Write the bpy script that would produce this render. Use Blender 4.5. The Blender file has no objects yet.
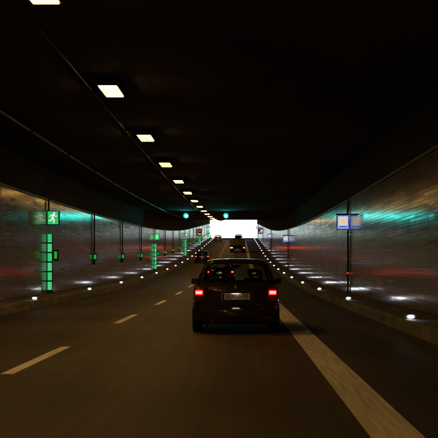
import bpy, bmesh, math, random
from mathutils import Vector, Matrix, Euler
random.seed(7)
R = math.radians
S = bpy.context.scene
COL = S.collection

# ------------------------------------------------------------------ camera, sky, sun, exposure
cam_d = bpy.data.cameras.new('camera'); cam = bpy.data.objects.new('camera', cam_d); COL.objects.link(cam)
cam.location = (0, 0, 1.31); cam.rotation_euler = (R(90), 0, 0)
cam_d.sensor_width = 36; cam_d.lens = 36 * 1000 / 438
cam_d.shift_x = -21 / 438; cam_d.shift_y = 47 / 438
cam_d.clip_start = .1; cam_d.clip_end = 9000
S.camera = cam

SUN_EL, SUN_AZ = R(52), R(215)          # azimuth clockwise from +y: the sun stands behind the hill, left of the portal
W = bpy.data.worlds.new('World'); S.world = W; W.use_nodes = True
wn = W.node_tree.nodes; bg = wn['Background']
sky = wn.new('ShaderNodeTexSky'); sky.sky_type = 'NISHITA'; sky.sun_disc = False
sky.sun_elevation = SUN_EL; sky.sun_rotation = SUN_AZ
W.node_tree.links.new(sky.outputs[0], bg.inputs[0]); bg.inputs[1].default_value = .05
sky.dust_density = .15; sky.ozone_density = 6.0; sky.air_density = 1.0
sd = bpy.data.lights.new('sun', 'SUN'); sun = bpy.data.objects.new('sun', sd); COL.objects.link(sun)
sd.energy = 2.2; sd.angle = R(.5); sd.color = (1, .95, .87)
sv = Vector((math.sin(SUN_AZ) * math.cos(SUN_EL), math.cos(SUN_AZ) * math.cos(SUN_EL), math.sin(SUN_EL)))
sun.rotation_euler = sv.to_track_quat('Z', 'Y').to_euler()
sun.location = (0, 260, 60)
vs = S.view_settings
vs.view_transform = 'Standard'; vs.look = 'None'; vs.exposure = 2.0; vs.gamma = 1; vs.use_curve_mapping = False
S.render.engine = 'CYCLES'

LAMP_E, SIGNAL_E, KERB_E, TAIL_E = 14.0, 24.0, 7.5, 6.5

# ------------------------------------------------------------------ materials
MATS = {}
def mat(name, col, rough=.5, metal=0, emit=None, estr=0, coat=0, spec=.5):
    if name in MATS: return MATS[name]
    m = bpy.data.materials.new(name); m.use_nodes = True
    b = m.node_tree.nodes['Principled BSDF']
    b.inputs['Base Color'].default_value = (*col, 1); b.inputs['Roughness'].default_value = rough
    b.inputs['Metallic'].default_value = metal; b.inputs['Specular IOR Level'].default_value = spec
    b.inputs['Coat Weight'].default_value = coat; b.inputs['Coat Roughness'].default_value = .06
    if emit:
        b.inputs['Emission Color'].default_value = (*emit, 1); b.inputs['Emission Strength'].default_value = estr
    MATS[name] = m
    return m
def grain(m, scale=(8, 8, 8), amount=.35, bump=.0, bscale=60, rough=0):
    """mottle the base colour with noise, add fine relief"""
    nt = m.node_tree; b = nt.nodes['Principled BSDF']; L = nt.links
    g = nt.nodes.new('ShaderNodeNewGeometry')
    mp = nt.nodes.new('ShaderNodeMapping'); mp.inputs['Scale'].default_value = scale
    L.new(g.outputs['Position'], mp.inputs[0])
    n = nt.nodes.new('ShaderNodeTexNoise'); n.inputs['Scale'].default_value = 1; n.inputs['Detail'].default_value = 6
    L.new(mp.outputs[0], n.inputs['Vector'])
    c = b.inputs['Base Color'].default_value[:]
    rp = nt.nodes.new('ShaderNodeValToRGB')
    rp.color_ramp.elements[0].position = .3; rp.color_ramp.elements[1].position = .72
    rp.color_ramp.elements[0].color = [v * (1 - amount) for v in c[:3]] + [1]
    rp.color_ramp.elements[1].color = [v * (1 + amount) for v in c[:3]] + [1]
    L.new(n.outputs['Fac'], rp.inputs[0]); L.new(rp.outputs[0], b.inputs['Base Color'])
    if rough:
        mr = nt.nodes.new('ShaderNodeMapRange'); r0 = b.inputs['Roughness'].default_value
        mr.inputs['To Min'].default_value = r0 - rough; mr.inputs['To Max'].default_value = r0 + rough
        L.new(n.outputs['Fac'], mr.inputs[0]); L.new(mr.outputs[0], b.inputs['Roughness'])
    if bump:
        n2 = nt.nodes.new('ShaderNodeTexNoise'); n2.inputs['Scale'].default_value = bscale; n2.inputs['Detail'].default_value = 4
        L.new(g.outputs['Position'], n2.inputs['Vector'])
        bp = nt.nodes.new('ShaderNodeBump'); bp.inputs['Strength'].default_value = bump; bp.inputs['Distance'].default_value = .01
        L.new(n2.outputs['Fac'], bp.inputs['Height']); L.new(bp.outputs[0], b.inputs['Normal'])
    return m

def asphalt():
    m = mat('asphalt', (.055, .047, .038), .66, spec=.12)
    nt = m.node_tree; b = nt.nodes['Principled BSDF']; L = nt.links
    g = nt.nodes.new('ShaderNodeNewGeometry')
    def noise(scale, detail):
        mp = nt.nodes.new('ShaderNodeMapping'); mp.inputs['Scale'].default_value = scale
        L.new(g.outputs['Position'], mp.inputs[0])
        n = nt.nodes.new('ShaderNodeTexNoise'); n.inputs['Scale'].default_value = 1; n.inputs['Detail'].default_value = detail
        L.new(mp.outputs[0], n.inputs['Vector']); return n
    a = noise((9, .10, 1), 6); c = noise((1.1, .22, 1), 5); f = noise((60, 22, 40), 4)
    def mul(x, y, op='MULTIPLY'):
        q = nt.nodes.new('ShaderNodeMath'); q.operation = op
        for i, v in enumerate((x, y)):
            if isinstance(v, (int, float)): q.inputs[i].default_value = v
            else: L.new(v, q.inputs[i])
        return q.outputs[0]
    s = mul(mul(mul(a.outputs['Fac'], .55), mul(c.outputs['Fac'], .75), 'ADD'), mul(f.outputs['Fac'], .75), 'ADD')
    # wheel tracks polished paler, an oil-dark band between them
    sx = nt.nodes.new('ShaderNodeSeparateXYZ'); L.new(g.outputs['Position'], sx.inputs[0])
    wob = mul(sx.outputs['X'], mul(c.outputs['Fac'], .35), 'ADD')
    trk = mul(mul(mul(mul(wob, 2.6, 'ADD'), 2 * math.pi / 1.9), 0, 'ADD'), 0, 'COSINE')
    s = mul(mul(s, mul(trk, .045), 'ADD'), .8)
    rp = nt.nodes.new('ShaderNodeValToRGB')
    rp.color_ramp.elements[0].position = .64; rp.color_ramp.elements[1].position = .98
    rp.color_ramp.elements[0].color = (.04, .034, .027, 1); rp.color_ramp.elements[1].color = (.095, .081, .064, 1)
    L.new(s, rp.inputs[0]); L.new(rp.outputs[0], b.inputs['Base Color'])
    bp = nt.nodes.new('ShaderNodeBump'); bp.inputs['Strength'].default_value = .35; bp.inputs['Distance'].default_value = .006
    L.new(f.outputs['Fac'], bp.inputs['Height']); L.new(bp.outputs[0], b.inputs['Normal'])
    return m
M_ASPH = asphalt()

def paint_mark():
    m = mat('road_paint', (.46, .43, .37), .6)
    nt = m.node_tree; b = nt.nodes['Principled BSDF']; L = nt.links
    g = nt.nodes.new('ShaderNodeNewGeometry')
    mp = nt.nodes.new('ShaderNodeMapping'); mp.inputs['Scale'].default_value = (22, .9, 1)
    L.new(g.outputs['Position'], mp.inputs[0])
    n = nt.nodes.new('ShaderNodeTexNoise'); n.inputs['Scale'].default_value = 1; n.inputs['Detail'].default_value = 8
    L.new(mp.outputs[0], n.inputs['Vector'])
    rp = nt.nodes.new('ShaderNodeValToRGB')
    rp.color_ramp.elements[0].position = .3; rp.color_ramp.elements[1].position = .6
    rp.color_ramp.elements[0].color = (.5, .48, .44, 1); rp.color_ramp.elements[1].color = (.8, .78, .72, 1)
    L.new(n.outputs['Fac'], rp.inputs[0]); L.new(rp.outputs[0], b.inputs['Base Color'])
    return m
M_PAINT = paint_mark()

def tile_wall():
    """glazed wall cladding: small glazed tiles, each set a hair out of true"""
    m = mat('glazed_tile', (.3, .285, .27), .13)
    nt = m.node_tree; b = nt.nodes['Principled BSDF']; L = nt.links
    tc = nt.nodes.new('ShaderNodeTexCoord'); oi = nt.nodes.new('ShaderNodeObjectInfo'); g = nt.nodes.new('ShaderNodeNewGeometry')
    def vm(op, a, v):
        q = nt.nodes.new('ShaderNodeVectorMath'); q.operation = op
        for i, k in enumerate((a, v)):
            if k is None: continue
            if isinstance(k, tuple): q.inputs[i].default_value = k
            else: L.new(k, q.inputs[i])
        return q.outputs[0]
    cell = vm('MULTIPLY', tc.outputs['Object'], (0, 1 / .62, 1 / .085))
    fl = vm('FLOOR', cell, None)
    wn_ = nt.nodes.new('ShaderNodeTexWhiteNoise'); wn_.noise_dimensions = '4D'
    L.new(fl, wn_.inputs['Vector']); L.new(oi.outputs['Random'], wn_.inputs['W'])
    mpr = nt.nodes.new('ShaderNodeMapping'); mpr.inputs['Scale'].default_value = (1, .3, 24); L.new(g.outputs['Position'], mpr.inputs[0])
    nr = nt.nodes.new('ShaderNodeTexNoise'); nr.inputs['Scale'].default_value = 1; nr.inputs['Detail'].default_value = 3; L.new(mpr.outputs[0], nr.inputs['Vector'])
    j1 = vm('MULTIPLY', vm('SUBTRACT', nr.outputs['Color'], (.5, .5, .5)), (0, .075, .010))
    j = vm('ADD', j1, vm('MULTIPLY', vm('SUBTRACT', wn_.outputs['Color'], (.5, .5, .5)), (0, .017, .004)))
    nn = vm('NORMALIZE', vm('ADD', g.outputs['Normal'], j), None)
    L.new(nn, b.inputs['Normal'])
    # joints and dirt
    fr = vm('FRACTION', cell, None)
    sp = nt.nodes.new('ShaderNodeSeparateXYZ'); L.new(fr, sp.inputs[0])
    def edge(o, w):
        q = nt.nodes.new('ShaderNodeMath'); q.operation = 'PINGPONG'; q.inputs[1].default_value = .5; L.new(o, q.inputs[0])
        r = nt.nodes.new('ShaderNodeMath'); r.operation = 'GREATER_THAN'; r.inputs[1].default_value = w; L.new(q.outputs[0], r.inputs[0])
        return r.outputs[0]
    mm = nt.nodes.new('ShaderNodeMath'); mm.operation = 'MULTIPLY'; L.new(edge(sp.outputs['Y'], .006), mm.inputs[0]); L.new(edge(sp.outputs['Z'], .05), mm.inputs[1])
    mp = nt.nodes.new('ShaderNodeMapping'); mp.inputs['Scale'].default_value = (1, .5, 1.6); L.new(g.outputs['Position'], mp.inputs[0])
    n = nt.nodes.new('ShaderNodeTexNoise'); n.inputs['Scale'].default_value = 1.2; n.inputs['Detail'].default_value = 7; L.new(mp.outputs[0], n.inputs['Vector'])
    rp = nt.nodes.new('ShaderNodeValToRGB')
    rp.color_ramp.elements[0].position = .3; rp.color_ramp.elements[1].position = .75
    rp.color_ramp.elements[0].color = (.12, .1, .082, 1); rp.color_ramp.elements[1].color = (.19, .162, .136, 1)
    L.new(n.outputs['Fac'], rp.inputs[0])
    mx = nt.nodes.new('ShaderNodeMix'); mx.data_type = 'RGBA'
    mx.inputs[6].default_value = (.09, .078, .066, 1); L.new(mm.outputs[0], mx.inputs[0]); L.new(rp.outputs[0], mx.inputs[7])
    L.new(mx.outputs[2], b.inputs['Base Color'])
    mr = nt.nodes.new('ShaderNodeMapRange'); mr.inputs['From Min'].default_value = .25; mr.inputs['From Max'].default_value = .75
    mr.inputs['To Min'].default_value = .165; mr.inputs['To Max'].default_value = .125
    L.new(n.outputs['Fac'], mr.inputs[0])
    mj = nt.nodes.new('ShaderNodeMix'); mj.data_type = 'FLOAT'; mj.inputs[2].default_value = .42
    L.new(mm.outputs[0], mj.inputs[0]); L.new(mr.outputs[0], mj.inputs[3]); L.new(mj.outputs[0], b.inputs['Roughness'])
    return m
M_TILE = tile_wall()

def car_glass():
    m = bpy.data.materials.new('car_glass'); m.use_nodes = True; nt = m.node_tree; L = nt.links
    nt.nodes.remove(nt.nodes['Principled BSDF']); out = nt.nodes['Material Output']
    t = nt.nodes.new('ShaderNodeBsdfTransparent'); t.inputs[0].default_value = (.78, .82, .80, 1)
    gl = nt.nodes.new('ShaderNodeBsdfGlossy'); gl.inputs['Roughness'].default_value = .03
    lw = nt.nodes.new('ShaderNodeLayerWeight'); lw.inputs[0].default_value = .5
    pw_ = nt.nodes.new('ShaderNodeMath'); pw_.operation = 'POWER'; pw_.inputs[1].default_value = 5; L.new(lw.outputs['Facing'], pw_.inputs[0])
    f = nt.nodes.new('ShaderNodeMath'); f.operation = 'MULTIPLY_ADD'; f.inputs[1].default_value = .92; f.inputs[2].default_value = .05; L.new(pw_.outputs[0], f.inputs[0])
    mx = nt.nodes.new('ShaderNodeMixShader'); L.new(f.outputs[0], mx.inputs[0]); L.new(t.outputs[0], mx.inputs[1]); L.new(gl.outputs[0], mx.inputs[2])
    L.new(mx.outputs[0], out.inputs[0]); return m
M_GLASS = car_glass()

M_CEIL = grain(mat('sooty_ceiling', (.06, .053, .047), .9, spec=.15), (.5, .15, .5), .5, .3, 20)
M_BAND = grain(mat('sooty_concrete_band', (.03, .027, .025), .85, spec=.2), (.6, .3, 2), .5, .3, 20)
M_GROUT = grain(mat('grout_backing', (.06, .055, .05), .9), (2, 2, 2), .3)
M_CONC = grain(mat('kerb_concrete', (.16, .145, .125), .8, spec=.3), (3, .7, 3), .4, .4, 40)
M_WALK = grain(mat('walkway_concrete', (.12, .108, .095), .8, spec=.3), (2, .5, 2), .45, .4, 40)
M_EXTC = grain(mat('portal_concrete', (.36, .35, .33), .85), (.8, .8, .5), .25, .3, 15)
M_GRASS = grain(mat('grass', (.07, .1, .035), .9), (.3, .3, .3), .4, .5, 6)
M_DARK = grain(mat('dark_steel', (.02, .02, .021), .45, .6), (10, 10, 10), .3)
M_GALV = grain(mat('galvanised_conduit', (.13, .13, .125), .45, .9), (6, 2, 6), .3)
M_HOUS = grain(mat('lamp_housing', (.1, .095, .085), .5, .3), (9, 9, 9), .3)
M_LOUV = mat('louvre_enamel', (.10, .09, .075), .5)
M_RUB = grain(mat('rubber', (.012, .012, .012), .85, spec=.3), (30, 30, 30), .3)
M_PLAST = grain(mat('black_plastic', (.014, .013, .013), .55), (30, 30, 30), .3)
M_ALLOY = grain(mat('wheel_alloy', (.25, .25, .25), .35, .9), (30, 30, 30), .2)
M_SEAT = grain(mat('seat_cloth', (.03, .03, .032), .9), (60, 60, 60), .3)
M_TAN = grain(mat('tan_boards', (.17, .125, .075), .7), (3, 3, 12), .3)
M_MIRR = mat('tinted_mirror', (.12, .12, .13), .1, 1)
M_CHROME = mat('bright_trim', (.5, .5, .5), .25, 1)
E_LAMP = mat('lamp_diffuser', (.8, .7, .5), .4, emit=(1, .54, .145), estr=LAMP_E)
E_SIG = mat('signal_lens', (.05, .3, .28), .3, emit=(.006, .80, .72), estr=SIGNAL_E)
E_KERB = mat('kerb_lens', (.7, .7, .75), .3, emit=(.80, .88, 1), estr=KERB_E)
def uneven(m, lo, hi):
    """lamps age unevenly: strength differs from one fitting to the next"""
    nt = m.node_tree; oi = nt.nodes.new('ShaderNodeObjectInfo'); mr = nt.nodes.new('ShaderNodeMapRange'); b = nt.nodes['Principled BSDF']
    e = b.inputs['Emission Strength'].default_value; mr.inputs['To Min'].default_value = e * lo; mr.inputs['To Max'].default_value = e * hi
    nt.links.new(oi.outputs['Random'], mr.inputs[0]); nt.links.new(mr.outputs[0], b.inputs['Emission Strength'])
uneven(E_KERB, .55, 1.25); uneven(E_LAMP, .85, 1.1)
E_MINT = mat('mint_panel', (.1, .4, .25), .35, emit=(.035, .66, .22), estr=.2)
E_MINT2 = mat('mint_panel_pale', (.1, .4, .25), .35, emit=(.09, .70, .30), estr=.2)
E_GREEN = mat('green_lens', (.05, .35, .1), .35, emit=(.02, .6, .08), estr=.13)
E_EXIT = mat('exit_face', (.05, .4, .15), .35, emit=(.03, .75, .2), estr=.17)
E_PICT = mat('pictogram_white', (.8, .75, .78), .35, emit=(.95, .78, .82), estr=.22)
E_WHITE = mat('sign_face_white', (.75, .75, .75), .35, emit=(.72, .78, .95), estr=.19)
E_BLUE = mat('sign_face_blue', (.08, .14, .5), .35, emit=(.10, .2, .8), estr=.14)
E_ORNG = mat('sign_face_orange', (.7, .35, .1), .35, emit=(1, .55, .22), estr=.24)
E_RED = mat('red_lens', (.5, .03, .03), .3, emit=(1, .08, .06), estr=.16)
E_CALL = mat('red_call_lens', (.5, .03, .02), .3, emit=(1, .07, .02), estr=.12)
E_YEL = mat('yellow_lens', (.6, .5, .1), .3, emit=(1, .7, .25), estr=.14)
E_TAIL = mat('tail_lens_lit', (.5, .02, .02), .2, emit=(1, .012, .010), estr=TAIL_E * .16)
E_BULB = mat('tail_bulb', (.8, .3, .3), .2, emit=(1, .027, .022), estr=TAIL_E)
E_AMB = mat('amber_lens_lit', (.6, .3, .05), .2, emit=(1, .42, .08), estr=2.2)
E_PLT = mat('plate_lamp_lens', (.8, .75, .6), .4, emit=(1, .88, .68), estr=3.2)
M_REDL = mat('red_lens_dark', (.12, .006, .006), .12, coat=1)
M_PLATE = grain(mat('plate_white', (.75, .74, .7), .4), (40, 40, 40), .12)
M_EUBL = mat('plate_blue', (.02, .05, .35), .4)
M_INK = mat('plate_ink', (.01, .01, .01), .5)

# ------------------------------------------------------------------ mesh helpers
class MB:
    def __init__(self): self.v = []; self.f = []
    def add(self, vs, fs):
        o = len(self.v); self.v += [tuple(p) for p in vs]; self.f += [tuple(i + o for i in f) for f in fs]; return self
    def box(self, x0, x1, y0, y1, z0, z1):
        return self.add([(x0,y0,z0),(x1,y0,z0),(x1,y1,z0),(x0,y1,z0),(x0,y0,z1),(x1,y0,z1),(x1,y1,z1),(x0,y1,z1)],
            [(3,2,1,0),(4,5,6,7),(0,1,5,4),(1,2,6,5),(2,3,7,6),(3,0,4,7)])
    def hexa(self, p): # 8 points: bottom loop, top loop
        return self.add(p, [(3,2,1,0),(4,5,6,7),(0,1,5,4),(1,2,6,5),(2,3,7,6),(3,0,4,7)])
    def loft(self, rings, cap=True):
        n = len(rings[0]); vs = [p for r in rings for p in r]; fs = []
        for i in range(len(rings) - 1):
            for k in range(n):
                k2 = (k + 1) % n
                fs.append((i*n+k, i*n+k2, (i+1)*n+k2, (i+1)*n+k))
        if cap:
            fs.append(tuple(reversed(range(n)))); fs.append(tuple((len(rings)-1)*n + k for k in range(n)))
        return self.add(vs, fs)
    def cyl(self, c, axis, r, h, n=16, r2=None):
        """from c along axis (vector) by h"""
        a = Vector(axis).normalized(); t = Vector((0,0,1)) if abs(a.z) < .9 else Vector((1,0,0))
        u = a.cross(t).normalized(); w = a.cross(u)
        r2 = r if r2 is None else r2; c = Vector(c)
        rg = lambda o, rr: [o + (u*math.cos(2*math.pi*k/n) + w*math.sin(2*math.pi*k/n))*rr for k in range(n)]
        return self.loft([rg(c, r), rg(c + a*h, r2)])
    def lathe(self, c, axis, prof, n=24):
        a = Vector(axis).normalized(); t = Vector((0,0,1)) if abs(a.z) < .9 else Vector((1,0,0))
        u = a.cross(t).normalized(); w = a.cross(u); c = Vector(c)
        rings = [[c + a*h + (u*math.cos(2*math.pi*k/n) + w*math.sin(2*math.pi*k/n))*r for k in range(n)] for (r, h) in prof]
        return self.loft(rings, cap=True)
    def build(self, name, m, parent=None, smooth=False, bevel=0, seg=2):
        me = bpy.data.meshes.new(name); me.from_pydata(self.v, [], self.f)
        bm = bmesh.new(); bm.from_mesh(me); bmesh.ops.recalc_face_normals(bm, faces=bm.faces)
        if bevel: bmesh.ops.bevel(bm, geom=[e for e in bm.edges if e.calc_face_angle(0) > .5], offset=bevel, segments=seg, affect='EDGES', profile=.5, clamp_overlap=True)
        bm.to_mesh(me); bm.free()
        me.materials.append(m)
        if smooth:
            me.shade_smooth()
            try: me.set_sharp_from_angle(angle=R(35))
            except Exception: pass
        o = bpy.data.objects.new(name, me); COL.objects.link(o)
        if parent: o.parent = parent
        return o
def tag(o, label, cat, group=None):
    o['label'] = label; o['category'] = cat
    if group: o['group'] = group
    return o
def empty(name, loc=(0,0,0), rot=(0,0,0)):
    o = bpy.data.objects.new(name, None); COL.objects.link(o); o.location = loc; o.rotation_euler = rot
    o.empty_display_size = .2; return o
def structure(o): o['kind'] = 'structure'; return o
def copy_tree(o, parent=None):
    c = o.copy(); COL.objects.link(c); c.parent = parent
    for ch in list(KIDS.get(o.name, [])): copy_tree(ch, c)
    return c
KIDS = {}
def register(root):
    def rec(o):
        KIDS[o.name] = [k for k in ALL() if k.parent == o]
        for k in KIDS[o.name]: rec(k)
    rec(root)
def ALL(): return list(bpy.data.objects)
def text_mesh(txt, size, m, name, parent, loc, rot, depth=.002):
    cu = bpy.data.curves.new(name, 'FONT'); cu.body = txt; cu.size = size; cu.align_x = 'CENTER'; cu.align_y = 'CENTER'; cu.extrude = depth; cu.offset = 0
    cu.space_character = .92
    t = bpy.data.objects.new(name + '_tmp', cu); COL.objects.link(t)
    dg = bpy.context.evaluated_depsgraph_get()
    me = bpy.data.meshes.new_from_object(t.evaluated_get(dg)); me.name = name
    bpy.data.objects.remove(t); bpy.data.curves.remove(cu)
    me.materials.clear(); me.materials.append(m)
    o = bpy.data.objects.new(name, me); COL.objects.link(o); o.parent = parent; o.location = loc; o.rotation_euler = rot
    return o
ORD = ['first','second','third','fourth','fifth','sixth','seventh','eighth','ninth','tenth','eleventh','twelfth','thirteenth','fourteenth','fifteenth','sixteenth','seventeenth','eighteenth','nineteenth','twentieth']
TENS = {2: 'twenty', 3: 'thirty', 4: 'forty'}
def ordinal(i):
    if i < 20: return ORD[i]
    t, u = divmod(i + 1, 10)
    return (TENS[t][:-1] + 'ieth') if u == 0 else TENS[t] + '-' + ORD[u - 1]

# ------------------------------------------------------------------ road profile: flat, sag curve, five per cent climb, crest outside
def zr(y):
    if y <= 30: return 0.0
    k = .05 / (2 * 116)
    if y <= 146: return k * (y - 30) ** 2
    z = k * 116 ** 2
    if y <= 246: return z + .05 * (y - 146)
    z += 5.0; t = min(y - 246, 24)
    return z + .05 * t - .05 * t * t / 48
def slope(y): return (zr(y + .5) - zr(y - .5))
def tilt(y): return math.atan(slope(y))
YB, YP = -150, 246            # tunnel from behind the camera to the portal
XL, XR, KL, KR = -7.4, 4.2, -6.3, 3.25
CEIL = 5.17; CLAD = 3.8; KH = .25
def ys(a, b, step=2.0):
    n = max(1, int(round((b - a) / step))); return [a + (b - a) * i / n for i in range(n + 1)]
def strip(name, sec, a, b, m, parent=None, step=2.0, bevel=0):
    """extrude a closed section [(x, height above road)] along the road"""
    mb = MB(); mb.loft([[(x, y, zr(y) + h) for (x, h) in sec] for y in ys(a, b, step)])
    return mb.build(name, m, parent)
def rect(x0, x1, h0, h1): return [(x0, h0), (x1, h0), (x1, h1), (x0, h1)]

# ------------------------------------------------------------------ large structure
road = structure(strip('road', rect(KL - .02, KR + .02, -.4, 0), YB, YP + 260, M_ASPH))
def mark(name, x0, x1, a, b):
    mb = MB(); mb.loft([[(x, y, zr(y) + h) for (x, h) in rect(x0, x1, -.002, .004)] for y in ys(a, b, 1.0)])
    return mb.build(name, M_PAINT, road)
y = 12.1 - 10.75 * 3
while y < YP + 30:
    mark('lane_dash', -2.9, -2.745, y, y + 4.1); y += 10.75
mark('edge_line', 1.0, 1.41, -60, YP + 60)
for side, x0, x1, wname in ((-1, KL, XL, 'left'), (1, KR, XR, 'right')):
    wk = structure(strip('walkway', rect(min(x0 + side * .15, x1 + side * .3), max(x0 + side * .15, x1 + side * .3), -.3, KH - .006), YB, YP, M_WALK))
    s = side
    sec = lambda y, z: [(x0, y, z - .3), (x0, y, z + KH - .035), (x0 + s*.01, y, z + KH - .012), (x0 + s*.03, y, z + KH), (x0 + s*.148, y, z + KH), (x0 + s*.148, y, z - .3)]
    kb = MB(); kb.loft([sec(y, 0) for y in (YB, 4)]); kb.build('kerb', M_CONC, wk)
    kb = MB(); kb.loft([sec(y, 0) for y in (.004, .996)]); stone = kb.build('kerb_stone', M_CONC, wk)
    for k in range(int(YP - 4)):
        o = stone if k == 0 else stone.copy()
        if k: COL.objects.link(o)
        yy = 4 + k; o.location = (random.gauss(0, .003), yy, zr(yy) + random.gauss(0, .002)); o.rotation_euler = (math.atan(zr(yy + 1) - zr(yy)), 0, random.gauss(0, .002))
ceiling = structure(strip('tunnel_ceiling', rect(XL - .6, XR + .6, CEIL, CEIL + 1.2), YB, YP, M_CEIL))
sky_cap = MB(); sky_cap.box(XL - .6, XR + .6, YB - .6, YB, -.5, CEIL + 1.2)  # added cap, never in view: keeps sky light out of the rear end
tag(sky_cap.build('sky_light_cap', M_BAND), 'unseen dark cap added far behind the viewpoint to keep sky light out', 'wall')

# side walls: concrete core, sooty band above, top rail, reflective cladding panels
for side, X, nm in ((-1, XL, 'left'), (1, XR, 'right')):
    root = empty('tunnel_wall', (X, 0, 0))
    tag(root, f'glossy tiled tunnel wall on the {nm} side, reflecting {"green and teal" if side < 0 else "white and red"} lights', 'wall')
    def part(sec, name, m, a=YB, b=YP):
        o = strip(name, sec, a, b, m); o.parent = root; o.matrix_parent_inverse = Matrix.Translation((-X, 0, 0)); return o
    s = side
    part(rect(min(X + s*.05, X + s*.6), max(X + s*.05, X + s*.6), -.4, CEIL - .004), 'concrete_core', M_GROUT)
    part(rect(min(X + s*.02, X + s*.048), max(X + s*.02, X + s*.048), CLAD + .08, CEIL - .006), 'upper_band', M_BAND)
    part(rect(min(X - s*.05, X + s*.047), max(X - s*.05, X + s*.047), CLAD + .005, CLAD + .07), 'top_rail', M_HOUS)
    part(rect(min(X, X + s*.046), max(X, X + s*.046), KH + .004, CLAD), 'rear_cladding', M_TILE, YB, 6)
    PL = 1.25
    pm = MB(); pm.box(-.0, .035, .0007, PL - .0007, KH + .008, CLAD - .004)
    proto = pm.build('panel', M_TILE, root, bevel=.001, seg=1)
    if s < 0:
        for v in proto.data.vertices: v.co.x = -v.co.x
        proto.data.flip_normals()
    n = int((YP - 6) / PL)
    for i in range(n):
        o = proto if i == 0 else proto.copy()
        if i: COL.objects.link(o)
        yy = 6 + i * PL
        o.location = (0, yy, zr(yy))
        o.rotation_euler = (math.atan2(zr(yy + PL) - zr(yy), PL), random.gauss(0, .0006), random.gauss(0, .0014))

# portal and the open cutting beyond
pz = zr(YP)
pw = empty('portal_headwall', (0, YP, pz)); tag(pw, 'pale concrete headwall framing the bright tunnel exit', 'portal')
for x0, x1, h0, h1, nm in ((-30, XL - .02, -.5, 9, 'side_pier'), (XR + .02, 30, -.5, 9, 'side_pier'), (XL - .02, XR + .02, CEIL + .03, 9, 'lintel')):
    m_ = MB(); m_.box(x0, x1, .02, .8, h0, h1); m_.build(nm, M_EXTC, pw, bevel=.03)
m_ = MB(); m_.box(-30.2, 30.2, -.1, .95, 9.004, 9.25); m_.build('coping', M_EXTC, pw, bevel=.03)
hill = MB(); hill.loft([[(x, y, z) for x, z in ((-400, pz + 8.6), (400, pz + 8.6), (400, pz + 8.2), (-400, pz + 8.2))] for y in (-500, YP)])
structure(hill.build('hillside', M_GRASS))
gz = zr(400)
gr = MB(); gr.add([(-4000, YP + .9, gz - .3), (4000, YP + .9, gz - .3), (4000, 6000, gz - .3), (-4000, 6000, gz - .3)], [(0, 1, 2, 3)])
structure(gr.build('ground', M_GRASS))
for s, X in ((-1, XL), (1, XR)):
    m_ = MB(); a = X + s * .9
    m_.loft([[(min(a, a + s*.4), y, gz - 2), (max(a, a + s*.4), y, gz - 2), (max(a, a + s*.4), y, gz + h), (min(a, a + s*.4), y, gz + h)] for y, h in ((YP + .85, 5), (YP + 30, 1.6), (YP + 60, .5))])
    tag(m_.build('retaining_wall', M_EXTC), f'pale concrete retaining wall outside the exit, {"left" if s < 0 else "right"} of the road', 'wall')

# ------------------------------------------------------------------ ceiling fittings
def conduit(x, r, label, a=YB + 1, b=YP - 1):
    mb = MB(); n = 8
    mb.loft([[(x + r*math.cos(2*math.pi*k/n), y, zr(y) + CEIL - r - .03 + r*math.sin(2*math.pi*k/n)) for k in range(n)] for y in ys(a, b)])
    root = empty('ceiling_conduit', (x, 0, CEIL)); tag(root, label, 'conduit')
    o = mb.build('pipe', M_GALV if r > .03 else M_DARK, root, smooth=True); o.matrix_parent_inverse = Matrix.Translation((-x, 0, -CEIL))
    m2 = MB(); m2.box(-.07, .07, -.02, .02, -.03 - 2*r - .01, .0); c0 = m2.build('clamp', M_DARK, root)
    for i, y in enumerate(range(4, 240, 6)):
        c = c0 if i == 0 else c0.copy()
        if i: COL.objects.link(c)
        c.location = (0, y, zr(y) - .002)
conduit(-5.86, .04, 'thin grey conduit running along the ceiling above the left lane')
conduit(-3.22, .02, 'thin cable running along the ceiling beside the row of lamps')

lamp = empty('ceiling_lamp')
m_ = MB(); m_.loft([[(x, yv, zv) for x, yv in ((-.22, -.71), (.22, -.71), (.22, .71), (-.22, .71))] for zv in (-.085, .05)]); m_.build('housing', M_HOUS, lamp, bevel=.012)
m_ = MB(); m_.box(-.18, .18, -.64, .64, -.1, -.0855); m_.build('diffuser', E_LAMP, lamp)
for q in (-1, 1):
    m_ = MB(); m_.box(-.2, .2, q*.5 - .02, q*.5 + .02, .052, .08); m_.build('bracket', M_DARK, lamp)
for q in range(7):
    m_ = MB(); yq = -.54 + q*.18; m_.box(-.178, .178, yq - .004, yq + .004, -.122, -.1005); m_.build('louvre_blade', M_LOUV, lamp)
register(lamp)
LY = [21.2 + 7.75 * k for k in range(-21, 29)]
vis = [y for y in LY if y > 12]
for i, y in enumerate(LY):
    o = lamp if i == 0 else copy_tree(lamp)
    o.location = (-2.73, y, zr(y) + CEIL - .07); o.rotation_euler = (tilt(y), 0, 0)
    if y > 12: lb = f'warm glowing ceiling lamp, {ordinal(vis.index(y))} in the row from the viewpoint'
    else: lb = f'warm ceiling lamp behind the viewpoint, {ordinal(len([q for q in LY if y < q <= 12]))} one back'
    tag(o, lb, 'ceiling lamp', 'ceiling lamps in one row')

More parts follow.
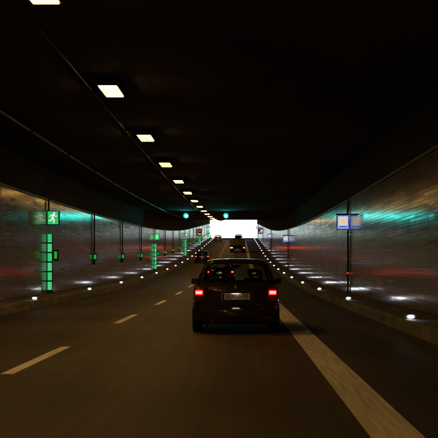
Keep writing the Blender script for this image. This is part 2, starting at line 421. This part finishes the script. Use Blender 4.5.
# lane signals
def lane_signal(x, y, label):
    z = zr(y) + 4.77
    t = empty('lane_signal', (x, y, z)); tag(t, label, 'signal', 'lane signals over the road')
    m_ = MB(); m_.box(-.3, .3, 0, .16, -.3, .3); m_.build('housing', M_PLAST, t, bevel=.02)
    n = 20; vz = MB()
    rings = []
    for (r, yy) in ((.225, -.004), (.225, -.2), (.24, -.2), (.24, -.004)):
        rings.append([(r*math.cos(2*math.pi*k/n), yy, r*math.sin(2*math.pi*k/n)) for k in range(n)])
    vz.loft(rings + [rings[0]], cap=False); vz.build('glow_visor', mat('visor_grey', (.12, .13, .13), .6), t, smooth=True)  # tube added so its lit inside makes a glow round the lens
    m_ = MB(); m_.lathe((0, -.002, 0), (0, -1, 0), ((.145, 0), (.14, .02), (.1, .045), (.04, .055)), 20); m_.build('lens', E_SIG, t, smooth=True)
    m_ = MB(); m_.cyl((0, .08, .3), (0, 0, 1), .03, CEIL - 4.77 - .31, 10); m_.build('hanger', M_DARK, t)
lane_signal(-4.3, 80, 'glowing teal signal hanging over the left lane')
lane_signal(-1.12, 80, 'glowing teal signal hanging over the lane of the dark car')

# ------------------------------------------------------------------ kerb lights
kl = empty('kerb_light')
m_ = MB(); m_.loft([[(-.12, -.1, 0), (.12, -.1, 0), (.12, .12, 0), (-.12, .12, 0)], [(-.11, -.085, .1), (.11, -.085, .1), (.1, .1, .1), (-.1, .1, .1)]]); m_.build('body', M_HOUS, kl, bevel=.008)
m_ = MB(); m_.loft([[(a_*math.cos(2*math.pi*k/16), y_, .05 + b_*math.sin(2*math.pi*k/16)) for k in range(16)] for a_, b_, y_ in ((.068, .034, -.094), (.066, .032, -.104), (.04, .018, -.112))]); m_.build('lens', E_KERB, kl, smooth=True)
register(kl)
first = True; i = 0
for k in range(0, 20):
    y = 20.0 + 11.45 * k
    if y > YP - 3: break
    for x, nm in ((-6.44, 'left'), (3.4, 'right')):
        o = kl if first else copy_tree(kl); first = False
        o.location = (x, y, zr(y) + KH); o.rotation_euler = (tilt(y), 0, 0)
        tag(o, f'white kerb light on the {nm} kerb, {ordinal(k)} from the viewpoint', 'kerb light', 'white kerb lights')

# ------------------------------------------------------------------ left wall: conduit drops with green lamps, pylons with exit signs
def pole_proto():
    t = empty('green_marker_lamp')
    m_ = MB(); m_.cyl((.06, 0, 1.4), (0, 0, 1), .035, CLAD + .1 - 1.4, 8); m_.build('conduit_drop', M_DARK, t)
    m_ = MB(); m_.box(.02, .2, -.08, .1, 1.5, 1.84); m_.build('lamp_box', M_PLAST, t, bevel=.015)
    m_ = MB(); m_.box(.05, .17, -.094, -.081, 1.56, 1.79); m_.build('lens', E_GREEN, t, bevel=.004, seg=1)
    m_ = MB(); m_.box(.0, .1, -.06, .06, 1.3, 1.495); m_.build('junction_box', M_DARK, t, bevel=.01)
    register(t); return t
def figure(parent, m, cx, cz, sc, yy):
    """running figure pictogram and door, raised from the face"""
    f = MB()
    def limb(a, b, w):
        a = Vector((a[0], a[1])); b = Vector((b[0], b[1])); d = (b - a).normalized(); nrm = Vector((-d.y, d.x)) * w
        pts = [a - nrm, b - nrm, b + nrm, a + nrm]
        f.hexa([(cx + p.x*sc, yy, cz + p.y*sc) for p in pts] + [(cx + p.x*sc, yy - .006, cz + p.y*sc) for p in pts])
    f.cyl((cx + .1*sc, yy, cz + .36*sc), (0, -1, 0), .085*sc, .006, 12)
    limb((.04, .27), (-.04, -.02), .075); limb((-.04, .0), (.1, -.18), .05); limb((.1, -.16), (.04, -.42), .04)
    limb((-.05, 0), (-.14, -.2), .05); limb((-.12, -.2), (-.34, -.22), .04)
    limb((.05, .24), (.22, .1), .035); limb((.22, .1), (.33, .16), .03); limb((.02, .24), (-.18, .2), .035); limb((-.18, .2), (-.24, .05), .03)
    f.build('pictogram', m, parent)
def pylon_proto():
    t = empty('exit_marker_pylon')
    m_ = MB(); m_.box(.006, .205, -.06, .06, KH + .01, 2.52); m_.build('column', M_PLAST, t, bevel=.01)
    for r in range(6):
        z0 = KH + .13 + r * .365
        m_ = MB(); m_.box(.024, .187, -.075, -.061, z0, z0 + .31)
        m_.build('light_panel', E_MINT if r % 2 else E_MINT2, t, bevel=.004, seg=1)
    m_ = MB(); m_.box(.212, .235, -.02, .02, 1.62, 1.8); m_.build('bracket', M_DARK, t)
    m_ = MB(); m_.box(.236, .43, -.07, .07, 1.5, 1.92); m_.build('side_lamp_box', M_PLAST, t, bevel=.012)
    m_ = MB(); m_.box(.275, .39, -.084, -.071, 1.57, 1.85); m_.build('side_lamp_lens', E_GREEN, t, bevel=.004, seg=1)
    register(t); return t
def exit_proto():
    t = empty('exit_sign')
    m_ = MB(); m_.box(.01, .47, -.1, .1, -.27, .27); m_.build('sign_box', M_PLAST, t, bevel=.015)
    m_ = MB(); m_.box(.035, .445, -.112, -.101, -.245, .245); fc = m_.build('sign_face', E_EXIT, t, bevel=.004, seg=1)
    figure(t, E_PICT, .24, .0, .5, -.113)
    m_ = MB(); m_.cyl((.06, 0, .271), (0, 0, 1), .03, CLAD + .1 - 3.14 - .27, 8); m_.build('hanger', M_DARK, t)
    register(t); return t
pp, yp, ep = pole_proto(), pylon_proto(), exit_proto()
np_ = ny_ = 0
for k in range(0, 17):
    y = 38.4 + 12.0 * k
    if k % 4 == 0:
        o = yp if ny_ == 0 else copy_tree(yp); o.location = (XL, y, zr(y)); o.rotation_euler = (0, 0, 0)
        tag(o, f'green lit marker column on the left wall, {ordinal(ny_)} from the viewpoint', 'marker column', 'green marker columns')
        o = ep if ny_ == 0 else copy_tree(ep); o.location = (XL, y, zr(y) + 3.14)
        tag(o, f'green exit sign with running figure above the {ordinal(ny_)} green column', 'exit sign', 'green exit signs')
        ny_ += 1
    else:
        o = pp if np_ == 0 else copy_tree(pp); o.location = (XL, y, zr(y))
        tag(o, f'small green lamp at the end of a dark conduit on left wall, {ordinal(np_)} from viewpoint', 'wall lamp', 'green wall lamps')
        np_ += 1

# right wall: lit white signs on posts
def rsign_proto():
    t = empty('lit_wall_sign')
    m_ = MB(); m_.cyl((-.05, .02, KH), (0, 0, 1), .035, CLAD + .1 - KH, 8); m_.build('post', M_DARK, t)
    m_ = MB(); m_.box(-.5, -.012, -.1, -.02, 2.68, 3.26); m_.build('sign_box', M_PLAST, t, bevel=.012)
    m_ = MB(); m_.box(-.485, -.027, -.111, -.101, 2.695, 3.245); m_.build('blue_border', E_BLUE, t)
    m_ = MB(); m_.box(-.445, -.067, -.118, -.1115, 2.74, 3.2); m_.build('sign_face', E_WHITE, t)
    # pictogram: a warm coloured symbol, handset-like block with bars
    m_ = MB(); m_.box(-.345, -.165, -.1235, -.1185, 2.9, 3.1); m_.build('symbol', E_ORNG, t, bevel=.002, seg=1)
    m_ = MB(); m_.box(-.42, -.09, -.1235, -.1185, 2.77, 2.83); m_.build('lower_bar', E_BLUE, t)
    m_ = MB(); m_.box(-.52, .0, -.11, .02, 3.2605, 3.3); m_.build('cap', M_DARK, t)
    m_ = MB(); m_.box(-.12, -.014, -.03, -.014, .92, 1.12); m_.build('call_box', M_PLAST, t, bevel=.004, seg=1)
    m_ = MB(); m_.box(-.11, -.025, -.036, -.0305, .98, 1.06); m_.build('red_lens', E_CALL, t)
    register(t); return t
rp_ = rsign_proto()
for k in range(5):
    y = 38.4 + 48 * k
    if y > 240: break
    o = rp_ if k == 0 else copy_tree(rp_); o.location = (XR, y, zr(y))
    tag(o, f'white lit square sign with blue border on the right wall, {ordinal(k)} from the viewpoint', 'sign', 'lit signs on the right wall')
# red and yellow signals near the exit
def wall_signal(x, y, side, label):
    t = empty('wall_signal', (x, y, zr(y) + 2.2)); tag(t, label, 'signal', 'red and yellow wall signals')
    a, b = (.03, .63) if side < 0 else (-.63, -.03)
    m_ = MB(); m_.box(a, b, 0, .16, 0, 1.25); m_.build('housing', M_PLAST, t, bevel=.02)
    for nm, z0, mm in (('red_lens', .92, E_RED), ('yellow_lens', .33, E_YEL)):
        q = MB(); q.lathe(((a + b) / 2, -.001, z0), (0, -1, 0), ((.19, 0), (.18, .03), (.11, .05)), 16); q.build(nm, mm, t, smooth=True)
wall_signal(XL, 176, -1, 'red and yellow wall signal near the exit, on the left wall')
wall_signal(XR, 196, 1, 'red and yellow wall signal near the exit, on the right wall')

# ------------------------------------------------------------------ vehicles
def beam(mb, a, b, wv, tv):
    """solid bar a to b; wv and tv are half-width and half-thickness vectors"""
    a, b, wv, tv = map(Vector, (a, b, wv, tv))
    return mb.hexa([a - wv - tv, a + wv - tv, a + wv + tv, a - wv + tv, b - wv - tv, b + wv - tv, b + wv + tv, b - wv + tv])
def wheel(parent, x, y, r=.3, w=.2):
    s = 1 if x > 0 else -1; c = (x - s*w/2, y, r); ax = (s, 0, 0)
    wh = empty('wheel'); wh.parent = parent
    m_ = MB(); m_.lathe(c, ax, ((r*.66, 0), (r*.93, .0), (r, w*.15), (r, w*.85), (r*.93, w), (r*.66, w)), 28); m_.build('tyre', M_RUB, wh, smooth=True)
    m_ = MB(); m_.lathe((x - s*w*.4, y, r), ax, ((r*.655, 0), (r*.655, w*.84), (r*.6, w*.86), (r*.5, w*.7), (r*.2, w*.72), (r*.16, w*.86), (.02, w*.88)), 24); m_.build('rim', M_ALLOY, wh, smooth=True)

def make_car(name, label, cat, loc, paint, plate=None, lit=True, braking=True, L=4.05, detail=True):
    t = empty(name, loc, (tilt(loc[1] + 1.5), 0, 0)); tag(t, label, cat, 'cars on the road')
    yw = (.72, L - .78)
    st = [(0, .70), (.02, .75), (.06, .79), (.14, .815), (.25, .832), (.34, .84)]
    for c in yw:
        st += [(c + d, .85) for d in (-.36, -.33, -.26, -.16, -.05, .05, .16, .26, .33, .36)]
    st += [(1.5, .85), (2.2, .85), (L - .3, .82), (L - .16, .77), (L - .06, .70), (L, .58)]
    st = sorted(set(st))
    rings = []
    for yy, w in st:
        zt = .965
        if yy < .1: zt = .955
        if yy > 2.95: zt = .965 - .21 * ((yy - 2.95) / (L - 2.95)) ** 1.6 - (.1 if yy > L - .05 else 0)
        zb = .23 if yy > .08 else .27
        if yy > L - .3: zb = .24
        ar = 0
        for c in yw:
            d = abs(yy - c)
            if d < .361: ar = .31 + math.sqrt(max(0, .36**2 - d*d)) if d < .36 else .31
        half = [(0, zb), (w*.70, zb), (w*.72, max(zb, ar)), (w*.95, max(zb + .02, ar)), (w*.985, max(zb + .12, ar)), (w, max(.5, ar + .02)), (w*1.0, max(.66, ar + .04)), (w*.985, zt - .16), (w*.965, zt - .06), (w*.93, zt - .012), (w*.87, zt), (0, zt + .012)]
        ring = [(x, yy, z) for x, z in half] + [(-x, yy, z) for x, z in reversed(half[1:-1])]
        rings.append(ring)
    m_ = MB(); m_.loft(rings); body = m_.build('body', paint, t, smooth=True)
    # greenhouse
    br, bt = (.735, .06, .96), (.575, .40, 1.385)
    fr_, ft = (.74, L - .98, .955), (.58, L - 1.78, 1.40)
    mid_b, mid_t = (.775, 1.75, .96), (.60, 1.72, 1.42)
    for s in (-1, 1):
        m_ = MB(); P = lambda p: Vector((p[0]*s, p[1], p[2]))
        cv = ((.752, .04, .945, .075), (.735, .10, 1.06, .068), (.700, .19, 1.17, .064), (.655, .28, 1.27, .064), (.600, .365, 1.345, .072), (.535, .42, 1.398, .085))
        m_.loft([[(s*x_, y_, z_), (s*(x_ - w_), y_ - .005, z_ + .004), (s*(x_ - w_), y_ + .03, z_), (s*(x_ - .02), y_ + .16, z_), (s*x_, y_ + .12, z_)] for x_, y_, z_, w_ in cv]); m_.build('rear_pillar', paint, t, smooth=True)
        m_ = MB(); beam(m_, P(mid_b), P(mid_t), (.02, 0, 0), (0, .045, 0)); m_.build('centre_pillar', M_PLAST, t)
        m_ = MB(); beam(m_, P((.775, 1.02, .96)), P((.60, 1.0, 1.41)), (.02, 0, 0), (0, .05, 0)); m_.build('quarter_pillar', paint, t)
        m_ = MB(); beam(m_, P(fr_), P(ft), (.025, 0, 0), (0, .03, .02)); m_.build('front_pillar', paint, t)
        g = MB(); g.add([P((.762, .2, .965)), P((.765, L - 1.02, .96)), P((.585, L - 1.78, 1.395)), P((.585, .46, 1.39))], [(0, 1, 2, 3)]); g.build('side_window', M_GLASS, t)
        # mirror
        q = MB(); q.loft([[(s*(.80), L - 1.3, .93), (s*.80, L - 1.22, .93), (s*.80, L - 1.22, 1.0), (s*.80, L - 1.3, 1.0)],
                          [(s*.86, L - 1.33, .91), (s*.86, L - 1.2, .91), (s*.86, L - 1.2, 1.04), (s*.86, L - 1.33, 1.04)],
                          [(s*.99, L - 1.32, .92), (s*.99, L - 1.22, .93), (s*.99, L - 1.22, 1.03), (s*.99, L - 1.32, 1.045)]]); mi = q.build('door_mirror', M_PLAST, t, bevel=.012)
        q = MB(); q.box(min(s*.87, s*.98), max(s*.87, s*.98), L - 1.338, L - 1.3325, .93, 1.03); q.build('mirror_glass', M_MIRR, mi)
        # door seams as dark inset strips + handle
        q = MB(); q.box(min(s*.84, s*.862), max(s*.84, s*.862), 1.55, 1.75, .82, .855); q.build('door_handle', M_PLAST, t, bevel=.006, seg=1)
    rf = MB(); rr = []
    for yy, w, zc in ((.30, .50, 1.395), (.40, .545, 1.415), (.7, .585, 1.447), (1.2, .605, 1.462), (1.7, .61, 1.462), (2.05, .60, 1.45), (L - 1.76, .585, 1.415)):
        top = [(w*math.sin(a), yy, zc - (1 - math.cos(a*.9))*.06 - (.012 if abs(a) > 1.5 else 0)) for a in [math.pi/2*k/6 for k in range(-6, 7)]]
        rr.append(top + [(p[0]*.97, yy, p[2] - .035) for p in reversed(top)])
    rf.loft(rr); roof = rf.build('roof', paint, t, smooth=True)
    q = MB(); q.hexa([(-.45, .27, 1.365), (.45, .27, 1.365), (.48, .36, 1.36), (-.48, .36, 1.36), (-.45, .265, 1.385), (.45, .265, 1.385), (.48, .38, 1.402), (-.48, .38, 1.402)]); q.build('roof_spoiler', paint, roof, bevel=.008)
    q = MB(); q.cyl((0, .8, 1.45), (0, -.6, .8), .005, .28, 6); q.build('antenna', M_PLAST, roof)
    g = MB(); g.add([(-.66, .08, .985), (.66, .08, .985), (.56, .385, 1.372), (-.56, .385, 1.372)], [(0, 1, 2, 3)]); rw = g.build('rear_window', M_GLASS, t)
    q = MB(); beam(q, (.05, .075, .985), (-.34, .15, 1.075), (0, .012, .006), (0, -.01, .01)); q.build('wiper', M_PLAST, t)
    g = MB(); g.add([(-.70, L - .98, .97), (.70, L - .98, .97), (.555, L - 1.78, 1.40), (-.555, L - 1.78, 1.40)], [(0, 1, 2, 3)]); g.build('windscreen', M_GLASS, t)
    # window frame of the tailgate
    q = MB()
    beam(q, (-.69, .055, .97), (.69, .055, .97), (0, .02, .012), (0, .015, -.01)); q.build('window_sill', paint, t)
    # interior
    for x, yy in ((-.36, 2.0), (.36, 2.0)):
        q = MB(); q.hexa([(x-.22, yy+.15, .5), (x+.22, yy+.15, .5), (x+.22, yy+.3, .5), (x-.22, yy+.3, .5), (x-.2, yy, 1.06), (x+.2, yy, 1.06), (x+.2, yy+.1, 1.06), (x-.2, yy+.1, 1.06)]); q.build('front_seat', M_SEAT, t, bevel=.03)
    def headrest(x, yy, zc, w, h):
        q = MB(); o_, i_ = (w/2, h/2), (w/2 - .05, h/2 - .05); n = 20
        def lp(a, b, y): 
            return [(x + a*math.copysign(abs(math.cos(th))**.5, math.cos(th)), y, zc + b*math.copysign(abs(math.sin(th))**.5, math.sin(th))) for th in [2*math.pi*(k+.5)/n for k in range(n)]]
        rs = [lp(*o_, yy), lp(*o_, yy + .07), lp(*i_, yy + .07), lp(*i_, yy)]
        q.loft(rs + [rs[0]], cap=False); q.build('headrest', M_SEAT, t, smooth=True)
    headrest(.40, .95, 1.135, .25, .20)
    headrest(-.36, 2.03, 1.17, .24, .17); headrest(.36, 2.03, 1.17, .24, .17)
    q = MB(); q.box(-.72, .72, .93, 1.06, .5, 1.02); q.build('rear_seat', M_SEAT, t, bevel=.03)
    q = MB(); q.box(-.1, .1, 2.22, 2.25, 1.28, 1.34); q.build('rear_view_mirror', M_PLAST, t, bevel=.01)
    # tailgate panel: shallow proud skin with crease
    tg = MB(); rows = []
    for zz, yy, w in ((.50, -.012, .60), (.60, -.022, .60), (.70, -.016, .60), (.80, -.024, .60), (.9, -.02, .60), (.955, .02, .62)):
        rows.append([(w*u, yy + .03*abs(u)**3, zz) for u in (-1, -.8, -.5, -.2, 0, .2, .5, .8, 1)])
    vs_ = [p for r in rows for p in r]; n = 9; fs = [(i*n+k, i*n+k+1, (i+1)*n+k+1, (i+1)*n+k) for i in range(len(rows)-1) for k in range(n-1)]
    o = len(vs_); vs_ += [(p[0], .05, p[2]) for r in rows for p in r]
    per = [i for i in range(n)] + [i*n+n-1 for i in range(1, len(rows))] + [(len(rows)-1)*n+k for k in range(n-2, -1, -1)] + [i*n for i in range(len(rows)-2, 0, -1)]
    fs += [(per[i], per[(i+1) % len(per)], per[(i+1) % len(per)]+o, per[i]+o) for i in range(len(per))]
    tg.add(vs_, fs); tgo = tg.build('tailgate', paint, t, smooth=True)
    q = MB(); q.box(-.16, .16, -.064, -.02, .8135, .842); q.box(-.16, .16, -.072, -.0645, .792, .842); q.build('tailgate_handle', M_PLAST, tgo)
    q = MB(); q.lathe((0, -.024, .895), (0, -1, 0), ((.04, 0), (.038, .008), (.02, .011)), 16); q.build('badge', M_CHROME, tgo, smooth=True)
    # bumper
    bmp = MB(); rs = []
    for u in [-1 + k/8 for k in range(17)]:
        x = .845*u; yc = -.085 + .24*abs(u)**3.2
        prof = [(yc + .10, .24), (yc + .025, .225), (yc, .30), (yc - .008, .40), (yc + .004, .47), (yc + .04, .505), (yc + .12, .505)]
        rs.append([(x, yy, zz) for yy, zz in prof])
    bmp.loft(rs); bo = bmp.build('bumper', paint, t, smooth=True)
    q = MB(); rs = []
    for u in [-1 + k/8 for k in range(17)]:
        x = .80*u; yc = -.1 + .235*abs(u)**3.2
        rs.append([(x, yc, .335), (x, yc - .004, .35), (x, yc - .004, .365), (x, yc + .01, .375), (x, yc + .02, .35)])
    q.loft(rs); q.build('bumper_strip', M_PLAST, bo, smooth=True)
    q = MB(); q.cyl((-.45, -.05, .235), (0, 1, 0), .028, .3, 14); q.build('exhaust', M_GALV, t, smooth=True)
    q = MB(); q.box(-.6, .6, .1, L - .2, .19, .228); q.build('underbody', M_PLAST, t)
    for s in (-1, 1):
        q = MB(); q.loft([[(s*.61, -.012, .63), (s*.775, .0, .63), (s*.822, .12, .64), (s*.61, .12, .63)], [(s*.61, -.02, .78), (s*.778, -.008, .78), (s*.826, .13, .80), (s*.61, .12, .8)], [(s*.625, .005, .95), (s*.765, .02, .95), (s*.80, .14, .95), (s*.625, .12, .95)]]); lo = q.build('tail_light', M_REDL, t, bevel=.008)
        if lit:
            q = MB(); q.box(min(s*.635, s*.785), max(s*.635, s*.785), -.034, -.0215, .755, .842); e = q.build('lit_lens', E_TAIL, lo, bevel=.005)
            if braking:
                q = MB(); q.box(min(s*.655, s*.768), max(s*.655, s*.768), -.0395, -.0345, .774, .826); q.build('bulb', E_BULB, lo, bevel=.002, seg=1)
        q = MB(); q.box(min(s*.5, s*.72), max(s*.5, s*.72), L - .12, L - .02, .6, .72); q.build('headlight', M_CHROME, t, bevel=.02)
        for c in yw: wheel(t, s*.765, c, .3, .19)
    # number plate
    pl = MB(); pl.box(-.27, .27, -.042, -.03, .66, .785); po = pl.build('number_plate', M_PLATE, t, bevel=.003, seg=1)
    q = MB(); q.box(-.262, -.222, -.0445, -.0423, .668, .777); q.build('country_band', M_EUBL, po)
    q = MB(); q.box(-.07, .07, -.062, -.046, .804, .812); q.build('plate_lamp', E_PLT, t)
    if plate: text_mesh(plate, .118, M_INK, 'plate_lettering', po, (.02, -.0435, .7225), (R(90), 0, 0), .0008).scale = (.70, 1, 1)
    return t

def paint(name, col): return grain(mat(name, col, .32, .3, coat=1), (40, 40, 40), .15)
P1 = paint('maroon_paint', (.022, .007, .006))
P2 = paint('black_paint', (.012, .012, .014)); P3 = paint('dark_blue_paint', (.015, .02, .035)); P4 = paint('silver_paint', (.4, .41, .42)); P5 = paint('graphite_paint', (.03, .03, .032))
def at(x, y): return (x, y, zr(y))
make_car('hatchback', 'dark maroon hatchback ahead with lit tail lights and a white number plate', 'car', at(-.08, 19.3), P1, 'NOM:LA 743')
make_car('hatchback', 'black hatchback whose red lights show through the maroon car\'s rear window', 'car', at(-1.15, 58), P2)
make_car('hatchback', 'dark blue car with red lights alone in the left lane', 'car', at(-4.45, 117), P3)
make_car('hatchback', 'small silver car in the left lane close to the bright exit', 'car', at(-4.9, 222), P4, braking=False)
make_car('hatchback', 'graphite car in front of the tan flatbed truck, dark against the exit', 'car', at(-.35, 234), P5, lit=False)

def make_truck(loc):
    t = empty('flatbed_truck', loc, (tilt(loc[1] + 3), 0, 0)); tag(t, 'tan sided flatbed truck with red tail lights, far ahead in the right lane', 'truck')
    q = MB(); q.box(-.4, .4, .1, 6.2, .62, .82); q.build('chassis', M_DARK, t, bevel=.02)
    q = MB(); q.box(-1.18, 1.18, 0, 4.5, 1.0, 1.12); q.build('bed_floor', M_DARK, t, bevel=.01)
    bs = [('tail_board', (-1.18, 1.18, -.03, .01)), ('side_board', (-1.2, -1.16, .02, 4.5)), ('side_board', (1.16, 1.2, .02, 4.5)), ('head_board', (-1.18, 1.18, 4.46, 4.5))]
    for nm, (a, b, c, d) in bs:
        for r in range(3):
            q = MB(); q.box(a, b, c, d, 1.13 + r*.34, 1.13 + r*.34 + .325); q.build(nm, M_TAN, t, bevel=.01, seg=1)
    for x in (-1.17, -.4, .4, 1.17):
        q = MB(); q.box(x - .03, x + .03, -.055, -.031, 1.05, 2.16); q.build('stake', M_DARK, t)
    cab = [[(-.98, 4.65, .55), (.98, 4.65, .55), (.98, 6.3, .5), (-.98, 6.3, .5)], [(-1.0, 4.65, 1.4), (1.0, 4.65, 1.4), (1.0, 6.4, 1.3), (-1.0, 6.4, 1.3)], [(-.9, 4.7, 2.15), (.9, 4.7, 2.15), (.9, 5.8, 2.15), (-.9, 5.8, 2.15)]]
    q = MB(); q.loft(cab); q.build('cab', P5, t, bevel=.05)
    q = MB(); q.box(-.7, .7, 4.625, 4.645, 1.55, 1.98); q.build('cab_rear_window', M_PLAST, t)
    q = MB(); q.box(-.35, .45, 2.4, 3.6, 1.13, 2.62); q.build('load', M_SEAT, t, bevel=.06)
    q = MB(); q.box(-1.15, 1.15, -.02, .1, .5, .62); q.build('rear_bar', M_DARK, t, bevel=.01)
    for s in (-1, 1):
        q = MB(); q.box(min(s*.72, s*1.14), max(s*.72, s*1.14), -.05, .05, .66, .86); c = q.build('tail_light', M_REDL, t, bevel=.01)
        q = MB(); q.box(min(s*.9, s*1.12), max(s*.9, s*1.12), -.063, -.0515, .68, .84); q.build('lit_lens', E_BULB, c)
        if s < 0:
            q = MB(); q.box(-.87, -.74, -.063, -.0515, .68, .84); q.build('indicator', E_AMB, c)
        q = MB(); q.box(min(s*.55, s*1.05), max(s*.55, s*1.05), .35, .37, .15, .95); q.build('mud_flap', M_RUB, t)
        for yy in (1.3, 5.4): wheel(t, s*1.0, yy, .4, .3)
    q = MB(); q.box(-.26, .26, -.066, -.0565, .53, .64); q.build('number_plate', M_PLATE, t)
make_truck(at(-.4, 156))
